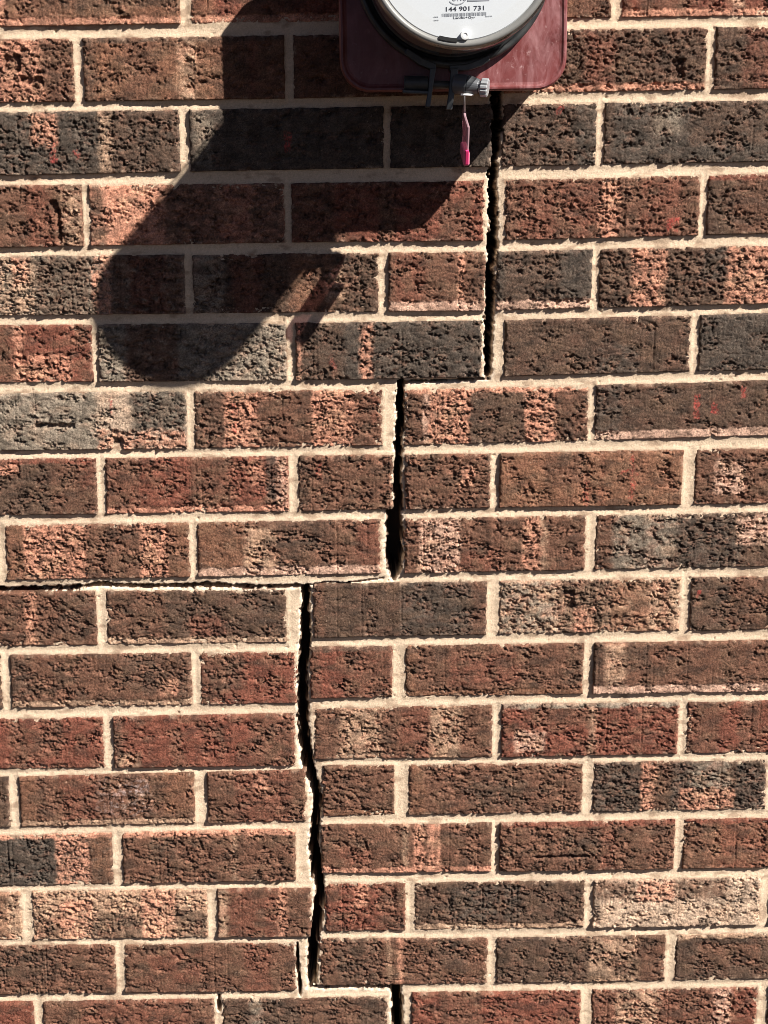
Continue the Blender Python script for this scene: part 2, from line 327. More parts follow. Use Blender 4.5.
    ((-390.5, -727.4, -199.8, -726.2, -198.9, -667.5, -389.5, -669.4), 'M', 0.75, 2, 'bT', ((0.23, 0.448, -1, 2, 'R'), (0.46, 0.747, 0.2, 0.85, 'W'), (0.0, 0.092, -1, 2, 'B'), (0.833, 1.0, -1, 2, 'B'))),
    ((-184.4, -726.1, -76.8, -725.6, -76.0, -666.5, -183.5, -667.4), 'M', 0.75, 1, '', ((0.276, 0.837, -1, 2, 'R'), (0.48, 0.612, 0.6, 1, 'O'))),
    ((-59.1, -720.5, 19.9, -720.2, 20.7, -662.6, -58.3, -662.2), 'M', 0.8, 1.5, 'bB', ()),
    ((36.4, -720.2, 226.7, -719.8, 227.4, -663.2, 37.2, -662.7), 'M', 0.85, 1, '', ((0.0, 0.092, -1, 2, 'B'), (0.353, 0.699, 0.1, 0.7, 'D'))),
    ((239.9, -719.8, 429.5, -719.9, 430.1, -663.2, 240.5, -663.2), 'D', 0.9, 1, '', ((0.0, 0.267, -1, 2, 'K'), (0.279, 0.36, -1, 2, 'O'), (0.36, 0.43, -1, 2, 'M'), (0.453, 0.558, -1, 2, 'K'), (0.558, 0.791, 0.3, 1, 'G'), (0.5, 0.82, 0.0, 0.45, 'O'), (0.82, 1.0, -1, 2, 'K'))),
    ((440.4, -719.9, 632.7, -719.9, 633.1, -663.2, 440.9, -663.2), 'M', 0.6, 1, '', ()),
    ((-494.7, -798.8, -293.5, -797.7, -292.5, -737.5, -493.5, -738.6), 'K', 0.75, 1, 'tO', ((0.692, 0.879, -1, 2, 'O'), (0.879, 1.0, -1, 2, 'B'))),
    ((-281.2, -797.6, -90.7, -796.5, -89.8, -736.3, -280.2, -737.4), 'M', 0.8, 1.5, 'tO', ((0.634, 0.657, -1, 2, 'T'), (0.157, 0.331, 0.4, 0.9, 'D'))),
    ((-61.6, -788.5, 126.9, -789.5, 127.6, -732.9, -60.8, -731.9), 'M', 0.7, 2, 'bO', ((0.482, 0.506, -1, 2, 'T'), (0.547, 0.606, -1, 2, 'O'), (0.629, 0.665, -1, 2, 'O'), (0.676, 0.7, -1, 2, 'O'), (0.112, 0.288, 0.1, 0.5, 'R'))),
    ((136.9, -789.5, 330.4, -789.6, 330.9, -732.2, 137.6, -733.0), 'M', 0.85, 2, 'tR', ((0.201, 0.517, 0.26, 0.32, 'V'), (0.345, 0.575, 0.1, 0.8, 'D'), (0.575, 0.661, -1, 2, 'R'))),
    ((341.3, -789.6, 537.5, -789.7, 537.9, -731.5, 341.9, -732.2), 'B', 0.6, 2, 'tR', ((0.0, 0.159, -1, 2, 'M'), (0.205, 0.477, -1, 2, 'R'))),
    ((-594.8, -864.1, -398.7, -864.5, -397.6, -806.9, -593.5, -806.5), 'T', 0.7, 1, '', ((0.824, 0.926, -1, 2, 'B'),)),
    ((-385.2, -864.5, -190.9, -864.9, -189.9, -807.3, -384.1, -806.9), 'T', 0.95, 1.5, '', ((0.011, 0.155, 0, 0.45, 'M'), (0.345, 0.626, 0, 0.5, 'D'), (0.822, 1.0, 0, 0.58, 'D'), (0.155, 0.339, 0, 0.8, 'O'), (0.626, 0.822, -1, 2, 'O'))),
    ((-178.5, -865.0, -74.5, -865.4, -73.6, -807.7, -177.6, -807.3), 'M', 0.6, 1, '', ((0.645, 0.731, -1, 2, 'O'), (0.0, 0.108, 0, 1, 'T'), (0.118, 0.645, -1, 2, 'R'))),
    ((-58.7, -860.0, 30.9, -860.2, 31.7, -803.2, -57.8, -802.5), 'R', 0.85, 1, '', ((0.375, 0.537, 0.5, 1, 'O'), (0.688, 1.0, -1, 2, 'M'))),
    ((42.1, -860.3, 231.6, -860.2, 232.2, -803.8, 42.8, -803.3), 'D', 0.8, 1, 'bT', ((0.207, 0.621, 0.2, 0.9, 'K'), (0.503, 0.527, -1, 2, 'M'))),
    ((242.7, -860.2, 429.3, -859.6, 429.8, -803.1, 243.3, -803.8), 'H', 0.75, 1.5, '', ((0.012, 0.247, 0.6, 1, 'M'), (0.488, 0.801, 0.58, 1, 'M'), (0.253, 0.482, 0.55, 1, 'O'))),
    ((-496.4, -931.3, -297.2, -932.5, -296.2, -873.8, -495.2, -872.6), 'M', 0.75, 1, '', ((0.35, 0.689, 0.3, 1, 'D'),)),
    ((-285.9, -932.6, -92.9, -933.8, -92.1, -875.1, -284.8, -873.9), 'M', 0.55, 1.5, '', ((0.146, 0.439, 0.2, 0.8, 'R'), (0.439, 0.702, -1, 2, 'M'), (0.702, 0.848, -1, 2, 'R'))),
    ((-66.8, -927.9, 123.1, -927.9, 123.8, -872.8, -66.0, -870.3), 'M', 0.8, 1, '', ((0.0, 0.101, -1, 2, 'M'), (0.107, 0.363, -1, 2, 'D'), (0.411, 0.429, -1, 2, 'T'), (0.47, 0.494, -1, 2, 'O'), (0.661, 0.899, 0.4, 1, 'D'))),
    ((134.4, -927.9, 324.7, -928.1, 325.3, -872.4, 135.0, -872.9), 'D', 0.75, 1, '', ((0.554, 0.839, 0, 0.95, 'T'), (0.685, 0.821, 0.1, 0.6, 'D'), (0.839, 1.0, -1, 2, 'M'))),
    ((337.1, -928.1, 534.7, -928.4, 535.0, -871.7, 337.6, -872.3), 'D', 0.6, 1, 'tT', ((0.138, 0.483, 0.3, 0.8, 'M'),)),
    ((-592.8, -1002.3, -393.0, -1002.9, -391.9, -943.1, -591.4, -942.6), 'R', 0.6, 1, '', ()),
    ((-381.5, -1002.9, -188.1, -1003.4, -187.2, -943.6, -380.4, -943.1), 'M', 0.7, 1, '', ((0.212, 0.859, -1, 2, 'R'),)),
    ((-179.0, -1003.5, 10.3, -1004.1, 11.1, -944.3, -178.0, -943.6), 'D', 0.65, 1, '', ((0.169, 0.241, -1, 2, 'G'), (0.47, 0.831, -1, 2, 'M'))),
    ((37.8, -997.8, 229.7, -999.2, 230.3, -940.3, 38.5, -939.6), 'R', 0.8, 1, '', ((0.167, 0.405, -1, 2, 'M'),)),
    ((243.3, -999.2, 432.2, -999.5, 432.7, -939.7, 243.9, -940.2), 'R', 0.75, 1, '', ((0.139, 0.412, -1, 2, 'T'), (0.727, 0.836, -1, 2, 'P'), (0.412, 0.727, -1, 2, 'M'), (0.0, 0.133, -1, 2, 'M'))),
    ((444.6, -999.5, 642.0, -999.8, 642.3, -939.1, 445.1, -939.7), 'M', 0.7, 1, '', ()),
]
# each crack: (x, z, width) along its line, wall mm
CRACKS = [
    [(131.8, 115.8, 10.75), (131.1, 78.3, 10.82), (129.3, 40.3, 9.89), (129.5, 11.5, 10.93), (126.6, -17.4, 8.98), (125.7, -36.9, 8.00), (126.4, -71.3, 10.06), (126.1, -101.1, 10.10), (123.7, -126.1, 10.14), (123.8, -156.3, 10.19), (121.9, -192.0, 9.22), (121.5, -217.7, 8.22), (121.6, -232.1, 7.21)],
    [(122.7, -237.3, 2.58), (82.5, -238.9, 2.58), (51.6, -239.5, 2.58), (30.9, -240.3, 4.12)],
    [(32.0, -241.3, 8.24), (31.3, -258.0, 9.30), (29.4, -300.0, 8.31), (27.5, -331.8, 8.35), (26.7, -363.9, 10.49), (23.9, -383.3, 18.93), (23.5, -418.1, 20.08), (22.9, -434.6, 18.01), (21.7, -447.7, 10.61)],
    [(-490.8, -460.2, 6.34), (-395.3, -456.6, 6.35), (-363.5, -456.5, 6.35), (-331.7, -456.4, 6.35), (-305.1, -454.6, 5.08), (-285.9, -451.9, 4.87), (-268.0, -454.0, 5.08), (-236.3, -455.6, 4.87), (-193.9, -455.1, 5.30), (-178.0, -454.2, 6.36), (-156.8, -456.2, 5.09), (-119.7, -457.3, 4.46), (-77.2, -456.8, 4.03)],
    [(-77.2, -456.8, 2.34), (-58.1, -454.9, 1.91), (-47.4, -452.8, 1.70), (-29.4, -454.7, 1.49), (-8.1, -452.3, 1.38), (11.0, -449.8, 1.70)],
    [(-71.4, -458.5, 9.56), (-72.0, -482.9, 10.66), (-73.8, -516.5, 11.78), (-76.1, -544.6, 11.82), (-77.3, -573.1, 12.95), (-77.5, -601.7, 13.00), (-76.5, -630.6, 14.14), (-74.5, -659.8, 14.20), (-68.4, -683.4, 13.15), (-64.4, -701.1, 12.09), (-67.2, -727.2, 11.03), (-69.4, -754.7, 12.17), (-67.2, -778.8, 13.33), (-63.8, -803.1, 12.26), (-65.4, -827.5, 12.30), (-69.5, -858.2, 13.47), (-72.7, -876.7, 13.50), (-73.8, -901.6, 13.55), (-75.4, -924.1, 11.32)],
    [(-90.6, -875.2, 2.47), (-90.7, -901.3, 3.61), (-89.1, -926.4, 3.96), (-88.8, -940.3, 2.84)],
    [(-80.7, -931.6, 5.21), (-54.6, -931.5, 4.76), (-20.6, -931.9, 4.99), (15.7, -933.3, 6.24)],
    [(19.1, -930.8, 12.48), (21.2, -947.3, 13.64), (20.9, -985.4, 13.71), (20.5, -1024.0, 13.78)],
    [(-180.8, -941.1, 5.67), (-181.4, -958.9, 3.41)],
]
TONE_LABEL = {'G': 'weathered grey brick', 'K': 'charcoal coloured brick', 'H': 'pale tan brick', 'T': 'mottled tan brick'}
RES = 1.0

def brick_surface(U, V, Lx, Hz, base, rough, lips, bands, s):
    """height (mm, outward) and albedo of a torn-face brick"""
    su, sv = U + s * 37.3, V + s * 11.7
    wx = su + 3.2 * pn(su / 9, sv / 9, 3) + 1.2 * pn(su / 3.1, sv / 3.1, 5)
    wz = sv + 2.4 * pn(su / 9, sv / 9, 7) + 1.0 * pn(su / 3.1, sv / 3.1, 9)
    patch = fbm(su / 30, sv / 20, 21, 3)
    jb = 3.5 * pn(su / 8, sv / 8, 23)
    boost = np.zeros(U.shape)
    for u0, u1, v0, v1, k in bands:
        g = {'O': 0.45, 'P': 0.4, 'T': 0.15, 'K': 0.25, 'D': 0.1, 'B': -0.2, 'H': -0.1}.get(k, 0.0)
        if g and u1 - u0 > 0.04:
            boost = boost + g * ss(-1.5, 1.5, U + jb - u0 * Lx) * (1 - ss(-1.5, 1.5, U + jb - u1 * Lx)) * ss(-1.5, 1.5, V + jb - v0 * Hz) * (1 - ss(-1.5, 1.5, V + jb - v1 * Hz))
    tear = 0.24 + 0.76 * ss(-0.16, 0.20, patch + (rough - 0.72) * 1.0 + boost + 0.22 * (hsh(np.array([s]), np.array([s]), 5)[0] - 0.5))
    f1, f2, cid, ox, oy = worley(wx / 5.2, wz / 3.2, 31)
    g1, g2, cid2, px, py = worley(wx / 2.7, wz / 1.9, 41)
    ck = 1 - ss(0.01, 0.22, f2 - f1)
    ck2 = 1 - ss(0.02, 0.30, g2 - g1)
    gate = ss(-0.12, 0.22, pn(su / 9, sv / 6, 51))
    r1 = 1 - ss(0.0, 0.055, np.abs(pn(wx / 15 + 0.25 * wz / 6, wz / 6, 61)))
    r2 = 1 - ss(0.0, 0.075, np.abs(pn(wx / 8 + 0.2 * wz / 4, wz / 3.6, 67)))
    r3 = 1 - ss(0.0, 0.11, np.abs(pn(wx / 5.5, wz / 2.7, 69)))
    rg = ss(0.0, 0.2, pn(su / 15, sv / 10, 71))
    ang = cid * 6.283 * 7; ang2 = cid2 * 6.283 * 5
    facet = (np.cos(ang) * ox * 1.6 + np.sin(ang) * oy) * 1.35
    facet2 = (np.cos(ang2) * px * 1.4 + np.sin(ang2) * py) * 0.8
    h = tear * (-1.05 * ck * gate - 0.35 * ck2 * (0.3 + 0.7 * gate) + 1.1 * (cid - 0.5) * gate + 0.45 * (cid2 - 0.5)
                + facet * gate + facet2 * (0.5 + 0.5 * gate) - 3.2 * r1 * rg - 2.4 * r2 * (1 - 0.6 * rg) * (0.25 + 0.75 * gate) - 0.9 * r3 * (0.3 + 0.7 * gate))
    h = h + tear * (1.3 * fbm(su / 9 + sv / 14, sv / 5.0, 81, 3)) + 0.36 * fbm(su / 2.1, sv / 1.8, 91, 2) + 0.9 * fbm(su / 45, sv / 30, 95, 2)
    fis = (1 - ss(0.0, 0.05, np.abs(pn(wx / 26 + 0.35 * wz / 8, wz / 8, 63)))) * ss(-0.05, 0.2, pn(su / 24, sv / 12, 64))
    h = h * (1 + 0.30 * tear) - 2.4 * fis * (0.35 + 0.65 * tear)      # long fissures
    # deep pulls and pits
    pit = ss(0.44, 0.56, pn(wx / 6.5, wz / 4.5, 101)) * (0.3 + 0.7 * tear)
    h = h - 2.6 * pit
    pit2 = ss(0.45, 0.55, pn(su / 3.2, sv / 3.0, 103))
    h = h - 1.2 * pit2
    for u0, u1, v0, v1, k in bands:          # gouges torn out of the face
        if k == 'V':
            jg = 2.2 * pn(su / 6, sv / 6, 107) + 1.2 * pn(su / 2.5, sv / 2.5, 108)
            h = h - 4.5 * ss(-0.8, 0.6, U + jg - u0 * Lx) * (1 - ss(-0.6, 0.8, U + jg - u1 * Lx)) * ss(-0.8, 0.8, V + jg - v0 * Hz) * (1 - ss(-0.8, 0.8, V + jg - v1 * Hz))
    rs = random.Random(int(s) * 7 + 1)
    for q in range(rs.choice((0, 1, 1, 2, 3))):     # upright scores in the clay
        xs = rs.uniform(0.08, 0.92) * Lx; va = rs.uniform(-0.3, 0.3) * Hz; vb = rs.uniform(0.7, 1.3) * Hz
        h = h - rs.uniform(0.7, 1.5) * (1 - ss(0.25, 0.85, np.abs(U - xs + 0.5 * pn(su / 30, sv / 9, 113 + q)))) * ss(-1, 1, V - va) * (1 - ss(-1, 1, V - vb))
    # drag lines left by the cutting wire
    drag = ss(0.40, 0.5, np.abs(pn(su / 3.0 + 0.6 * pn(su / 20, sv / 9, 5), sv / 70, 111)))
    h = h - 0.45 * ss(0.12, 0.42, np.abs(pn(su / 2.1, sv / 34, 115))) * ss(-0.2, 0.25, pn(su / 30, sv / 25, 116)) * (1.1 - tear)
    h = h - 0.7 * drag * (1 - 0.7 * tear)
    h = h - 0.8 * tear
    e = np.minimum(np.minimum(U, Lx - U), np.minimum(V, Hz - V))
    en = e + 1.2 * pn(su / 5, sv / 5, 121) + 0.5 * pn(su / 2, sv / 2, 123)
    low = ss(3.5, 5.5, V)                    # the lower arris stays sharp, the others are worn
    h = h - (0.5 + 1.5 * low) * (1 - ss(-0.3, 2.0, en)) ** 2 - 0.7 * low * (1 - ss(0, 4, en))
    # ---- albedo
    c = np.broadcast_to(PAL[base], U.shape + (3,)).copy()
    ju = 3.6 * pn(su / 14, sv / 11, 131) + 2.6 * pn(su / 4.5, sv / 4.5, 133)
    jv = 4.5 * pn(su / 14, sv / 11, 137) + 2.6 * pn(su / 4.5, sv / 4.5, 139)
    acc = np.zeros(U.shape)
    for u0, u1, v0, v1, k in bands:
        if k == 'V': continue
        so = 0.7 if k == 'X' else 2.6 if k in 'OPK' else 4.5
        if k == 'W': so = 9.0
        a = ss(-so, so, U + ju - u0 * Lx) * (1 - ss(-so, so, U + ju - u1 * Lx))
        b = ss(-so, so, V + jv - v0 * Hz) * (1 - ss(-so, so, V + jv - v1 * Hz))
        w = a * b
        if k == 'X':
            w = w * ss(-0.3, 0.15, pn(su / 1.8, sv / 2.5, 141)) * ss(-2.2, 0.3, h) * 0.7
        elif k == 'W':
            w = w * ss(-0.1, 0.25, fbm(su / 5, sv / 4, 143, 3)) * ss(-2.0, 0.4, h) * 0.7
        else:
            deepw = h + 1.4 + 2.4 * fbm(wx / 7, wz / 5, 145, 3)
            if k == 'R': w = w * 0.7
            w = w * (0.14 + 0.72 * ss(-1.6, 0.9, deepw)) if k in 'OPTHWG' else w * (0.22 + 0.6 * ss(-1.0, 0.8, 2.0 * fbm(wx / 9, wz / 6, 147, 3) + 0.6))
        c = mix(c, PAL[k], np.clip(w, 0, 1))
        if k in 'OP': acc = np.maximum(acc, w)
    hv = fbm(su / 26, sv / 17, 149, 3)
    lum = c.mean(-1)
    warm = np.array([1.80, 0.74, 0.46]); olive = np.array([1.55, 0.90, 0.55])
    c = mix(c, lum[..., None] * warm * 1.08, 0.40 * ss(0.05, 0.45, hv) * (base not in 'GKH') * 0.65)
    c = mix(c, lum[..., None] * olive * 1.1, (0.2 if base in 'GKH' else 0.45) * ss(0.0, 0.40, -hv))
    # torn places show the lighter clay body under the flashed skin
    clay = PAL['O'] * 0.5 + PAL['M'] * 0.3
    t = tear * ss(-0.05, 0.45, fbm(wx / 10, wz / 6, 151, 3)) * (0.5 if base in 'MRBOT' else 0.25)
    t = np.maximum(t, tear * ss(0.22, 0.55, fbm(wx / 4.2, wz / 2.8, 153, 2)) * ss(-0.2, 0.3, pn(su / 22, sv / 16, 155)) * (0.75 if base in 'MDRB' else 0.4))
    c = mix(c, clay, np.clip(t, 0, 1))
    dk = ss(0.05, 0.5, fbm(su / 24, sv / 13, 157, 3)) * 0.8
    c = mix(c, c * 0.42 + PAL['K'] * 0.22, dk * (1 - 0.6 * np.clip(acc, 0, 1)))
    for i in range(0, len(lips), 2):
        d = V if lips[i] == 'b' else Hz - V
        wd = (10.0 if lips[i:i + 2] == 'bP' else 7.5 if lips[i] == 'b' else 5.0) + 2.6 * pn(su / 13, sv / 40, 161) + 1.3 * pn(su / 4, sv / 4, 163)
        w = (1 - ss(-1.0, 1.0, d - wd)) * (0.45 + 0.5 * ss(-0.25, 0.2, pn(su / 12, sv / 12, 167)))
        c = mix(c, PAL[lips[i + 1]], np.clip(w, 0, 1))
        h = h - 0.9 * (1 - ss(-0.8, 0.8, d - wd)) * (1 if lips[i] == 'b' else 0.5)
    # mortar dust rubbed on some edges
    dust = (1 - ss(0.5, 4.0, en)) * ss(0.12, 0.4, fbm(su / 9, sv / 9, 171, 2)) * 0.35
    c = mix(c, PAL['H'], dust)
    val = 1 + 0.50 * fbm(su / 15, sv / 9, 181, 4) + 0.55 * pn(su / 2.0, sv / 1.9, 183) + 0.20 * (cid - 0.5)
    c = c * np.clip(val, 0.4, 1.75)[..., None]
    fleck = ss(0.46, 0.60, pn(su / 1.9, sv / 1.9, 191))
    c = mix(c, PAL['H'], fleck * 0.5)
    return h, np.clip(c, 0.012, 0.7)

def make_brick(i, spec):
    q, base, rough, proud, lips, bands = spec
    P = np.array(q).reshape(4, 2) + np.array([[-0.5, -0.5], [0.5, -0.5], [0.5, 0.5], [-0.5, 0.5]])
    Lx = (np.hypot(*(P[1] - P[0])) + np.hypot(*(P[2] - P[3]))) / 2
    Hz = (np.hypot(*(P[3] - P[0])) + np.hypot(*(P[2] - P[1]))) / 2
    hidden = P[0][0] > -15 and P[1][0] < 180 and P[0][1] > 45
    res = 6.0 if hidden else RES
    nu = max(3, int(Lx / res)) + 1; nv = max(3, int(Hz / res)) + 1
    zc = P[:, 1].mean()
    xa = -354 - (132 - zc) * 0.0691 - 8; xb = 393 + (132 - zc) * 0.0468 + 8   # finer where it can be seen close to
    def spread(n, p0, p1, lo, hi):
        t = np.linspace(p0, p1, n); keep = (t > lo) & (t < hi)
        far = np.arange(n) % 5 == 0
        keep |= far; keep[0] = keep[-1] = True
        return (t[keep] - p0) / (p1 - p0)
    gu = spread(nu, P[:, 0].min(), P[:, 0].max(), xa, xb); gv = spread(nv, P[:, 1].min(), P[:, 1].max(), -1000, 150)
    nu, nv = len(gu), len(gv)
    u, v = np.meshgrid(gu, gv)
    U = u * Lx; V = v * Hz
    h, c = brick_surface(U, V, Lx, Hz, base, rough, lips, bands, i + 1)
    X = (1 - v) * ((1 - u) * P[0, 0] + u * P[1, 0]) + v * ((1 - u) * P[3, 0] + u * P[2, 0])
    Z = (1 - v) * ((1 - u) * P[0, 1] + u * P[1, 1]) + v * ((1 - u) * P[3, 1] + u * P[2, 1])
    e = np.minimum(np.minimum(U, Lx - U), np.minimum(V, Hz - V))
    we = 1 - ss(0, 8, e)
    s = i + 1
    X = X + we * (1.5 * pn(U / 9 + s * 7, V / 9, 201) + 0.7 * pn(U / 3 + s * 7, V / 3, 203))
    Z = Z + we * (0.35 + 0.65 * ss(0.15, 0.5, v)) * (1.2 * pn(U / 17 + s * 5, V / 9, 205) + 0.6 * pn(U / 3 + s * 5, V / 3, 207))
    for side in (0, 1):                     # ends standing in the crack are broken ragged
        mx, mz = (P[side] + P[3 - side]) / 2
        near = min(math.hypot(xa + (xb - xa) * t - mx, za + (zb - za) * t - mz) for L_ in CRACKS for (xa, za, wa), (xb, zb, wb) in zip(L_[:-1], L_[1:])
                   if abs(zb - za) > abs(xb - xa) for t in (0, 0.25, 0.5, 0.75, 1))
        if near < 15:
            ew = (1 - ss(0, 7, U)) if side == 0 else (1 - ss(0, 7, Lx - U))
            bite = 1.0 + 2.6 * pn(V / 11 + s, V * 0 + side, 211) + 2.2 * pn(V / 4.5 + s, U / 6, 213) + 1.0 * pn(V / 2.2 + s, U / 3, 215)
            X = X + ew * bite * (1 if side == 0 else -1)
            h = h - 2.0 * ew * ss(-0.1, 0.5, pn(U / 5 + s, V / 6, 217))
    rnd = random.Random(i)
    h = h + proud + rnd.uniform(-1.6, 0.8) + (u - 0.5) * rnd.uniform(-1.2, 1.2) + (v - 0.5) * rnd.uniform(-0.8, 0.8)
    o = P.mean(0)
    vert = np.stack([(X - o[0]) / 1000, -h / 1000, (Z - o[1]) / 1000], -1).reshape(-1, 3)
    idx = np.arange(nu * nv).reshape(nv, nu)
    quads = np.stack([idx[:-1, :-1], idx[:-1, 1:], idx[1:, 1:], idx[1:, :-1]], -1).reshape(-1, 4)
    ring = np.concatenate([idx[0, :-1], idx[:-1, -1], idx[-1, :0:-1], idx[:0:-1, 0]])
    n0 = len(vert); m = len(ring)
    b1 = vert[ring].copy(); b1[:, 1] += 0.004
    b2 = vert[ring].copy(); b2[:, 1] = 0.088
    vert = np.concatenate([vert, b1, b2])
    k = np.arange(m); k2 = (k + 1) % m
    quads = np.concatenate([quads, np.stack([ring[k2], ring[k], n0 + k, n0 + k2], -1), np.stack([n0 + k2, n0 + k, n0 + m + k, n0 + m + k2], -1)])
    cc = c.reshape(-1, 3); cr = cc[ring]
    cc = np.concatenate([cc, cr, cr * 0.5 + PAL['R'] * 0.3])
    me = np_mesh('brick', vert, quads, cc)
    ob = link('brick', me, M_BRICK, wall, W(o[0], o[1]))
    if base in TONE_LABEL:
        ob['label'] = TONE_LABEL[base]
    return P

QUADS = [make_brick(i, s) for i, s in enumerate(BRICKS)]

# ---- mortar: one sheet of jointing, recessed, broken open along the cracks
MX0, MX1, MZ0, MZ1, MR = -480.0, 480.0, -1030.0, 190.0, 1.15
nx = int((MX1 - MX0) / MR) + 1; nz = int((MZ1 - MZ0) / MR) + 1
gx, gz = np.meshgrid(np.linspace(MX0, MX1, nx), np.linspace(MZ0, MZ1, nz))
sd = np.full(gx.shape, 30.0)                # distance to the nearest brick edge, negative under a brick
for P in QUADS:
    x0, x1 = P[:, 0].min() - 30, P[:, 0].max() + 30; z0, z1 = P[:, 1].min() - 30, P[:, 1].max() + 30
    a0, a1 = np.searchsorted(gx[0], [x0, x1]); b0, b1 = np.searchsorted(gz[:, 0], [z0, z1])
    if a1 <= a0 or b1 <= b0: continue
    x = gx[b0:b1, a0:a1]; z = gz[b0:b1, a0:a1]
    tz = (z - P[0, 1]) / (P[3, 1] - P[0, 1])
    xl = P[0, 0] + (P[3, 0] - P[0, 0]) * tz; xr = P[1, 0] + (P[2, 0] - P[1, 0]) * tz
    tx = (x - P[0, 0]) / (P[1, 0] - P[0, 0])
    zb = P[0, 1] + (P[1, 1] - P[0, 1]) * tx; zt = P[3, 1] + (P[2, 1] - P[3, 1]) * tx
    dx = np.maximum(xl - x, x - xr); dz = np.maximum(zb - z, z - zt)
    d = np.where((dx > 0) & (dz > 0), np.hypot(dx, dz), np.maximum(dx, dz))
    sd[b0:b1, a0:a1] = np.minimum(sd[b0:b1, a0:a1], d)
cdist = np.full(gx.shape, 60.0)             # distance outside the crack, negative inside
jit = 3.2 * pn(gx / 13, gz / 12, 301) + 2.6 * pn(gx / 4.2, gz / 4.2, 303) + 1.0 * pn(gx / 2.4, gz / 2.4, 305)
for line in CRACKS:
    for (xa, za, wa), (xb, zb, wb) in zip(line[:-1], line[1:]):
        x0, x1 = min(xa, xb) - 40, max(xa, xb) + 40; z0, z1 = min(za, zb) - 40, max(za, zb) + 40
        a0, a1 = np.searchsorted(gx[0], [x0, x1]); b0, b1 = np.searchsorted(gz[:, 0], [z0, z1])
        if a1 <= a0 or b1 <= b0: continue
        x = gx[b0:b1, a0:a1]; z = gz[b0:b1, a0:a1]
        ll = (xb - xa) ** 2 + (zb - za) ** 2
        t = np.clip(((x - xa) * (xb - xa) + (z - za) * (zb - za)) / ll, 0, 1)
        wid = wa + (wb - wa) * t
        d = np.hypot(x - xa - t * (xb - xa), z - za - t * (zb - za)) - wid / 2
        d = d + jit[b0:b1, a0:a1] * np.clip(wid / 9, 0.2, 1)
        cdist[b0:b1, a0:a1] = np.minimum(cdist[b0:b1, a0:a1], d)
grain = 0.24 * fbm(gx / 2.4, gz / 2.4, 311, 2) + 0.4 * fbm(gx / 8, gz / 6, 313, 2)
h = -2.6 + 1.3 * pn(gx / 70, gz / 30, 317) + grain - 0.7 * ss(0.5, 5, sd)
h = h - 1.8 * ss(0.44, 0.54, pn(gx / 5, gz / 4, 319))
h = h - 0.8 * (1 - ss(0, 3, cdist)) * ss(-0.1, 0.3, pn(gx / 9, gz / 9, 321))
crumb = ss(0.12, 0.24, pn(gx / 7, gz / 10, 323) + 0.3 * pn(gx / 3, gz / 3, 325)) * ss(-5.0, -1.5, cdist)
floor_ = np.where(crumb > 0.4, -7.0 - 16 * (1 - crumb) + 5 * pn(gx / 3, gz / 3, 327), -84.0)   # loose bits caught in the crack
h = np.where(cdist < 0, np.maximum(floor_, -5.5 + cdist * 40), h)
keep = sd > -4.5
colm = np.broadcast_to(np.clip(srgb((223, 198, 170), K), 0, 0.72), gx.shape + (3,)).copy()
colm = colm * (1 + 0.16 * fbm(gx / 40, gz / 14, 331, 3) + 0.18 * pn(gx / 2.2, gz / 2.2, 333))[..., None]
grime = ss(0.18, 0.5, fbm(gx / 26, gz / 12, 341, 4)) * 0.6
colm = mix(colm, srgb((150, 122, 100), K), grime)
rub = (1 - ss(-0.5, 1.8, sd)) * ss(-0.1, 0.3, fbm(gx / 10, gz / 6, 343, 2)) * 0.6
colm = mix(colm, srgb((140, 100, 80), K), rub)
fresh = (1 - ss(0.8, 3.5, cdist)) * 0.3
colm = mix(colm, srgb((238, 226, 208), K), fresh)
speck = ss(0.5, 0.6, pn(gx / 2.1, gz / 2.1, 347))
colm = mix(colm, srgb((150, 100, 85), K), speck * 0.35)
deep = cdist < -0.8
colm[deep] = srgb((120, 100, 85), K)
idx = np.arange(nx * nz).reshape(nz, nx)
fk = keep[:-1, :-1] | keep[:-1, 1:] | keep[1:, 1:] | keep[1:, :-1]
quads = np.stack([idx[:-1, :-1], idx[:-1, 1:], idx[1:, 1:], idx[1:, :-1]], -1)[fk]
used = np.unique(quads); remap = np.zeros(nx * nz, np.int64); remap[used] = np.arange(len(used))
vert = np.stack([gx / 1000, -h / 1000, EYE + gz / 1000], -1).reshape(-1, 3)[used]
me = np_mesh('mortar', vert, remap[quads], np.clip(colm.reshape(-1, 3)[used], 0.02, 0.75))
link('mortar', me, M_MORTAR, wall)

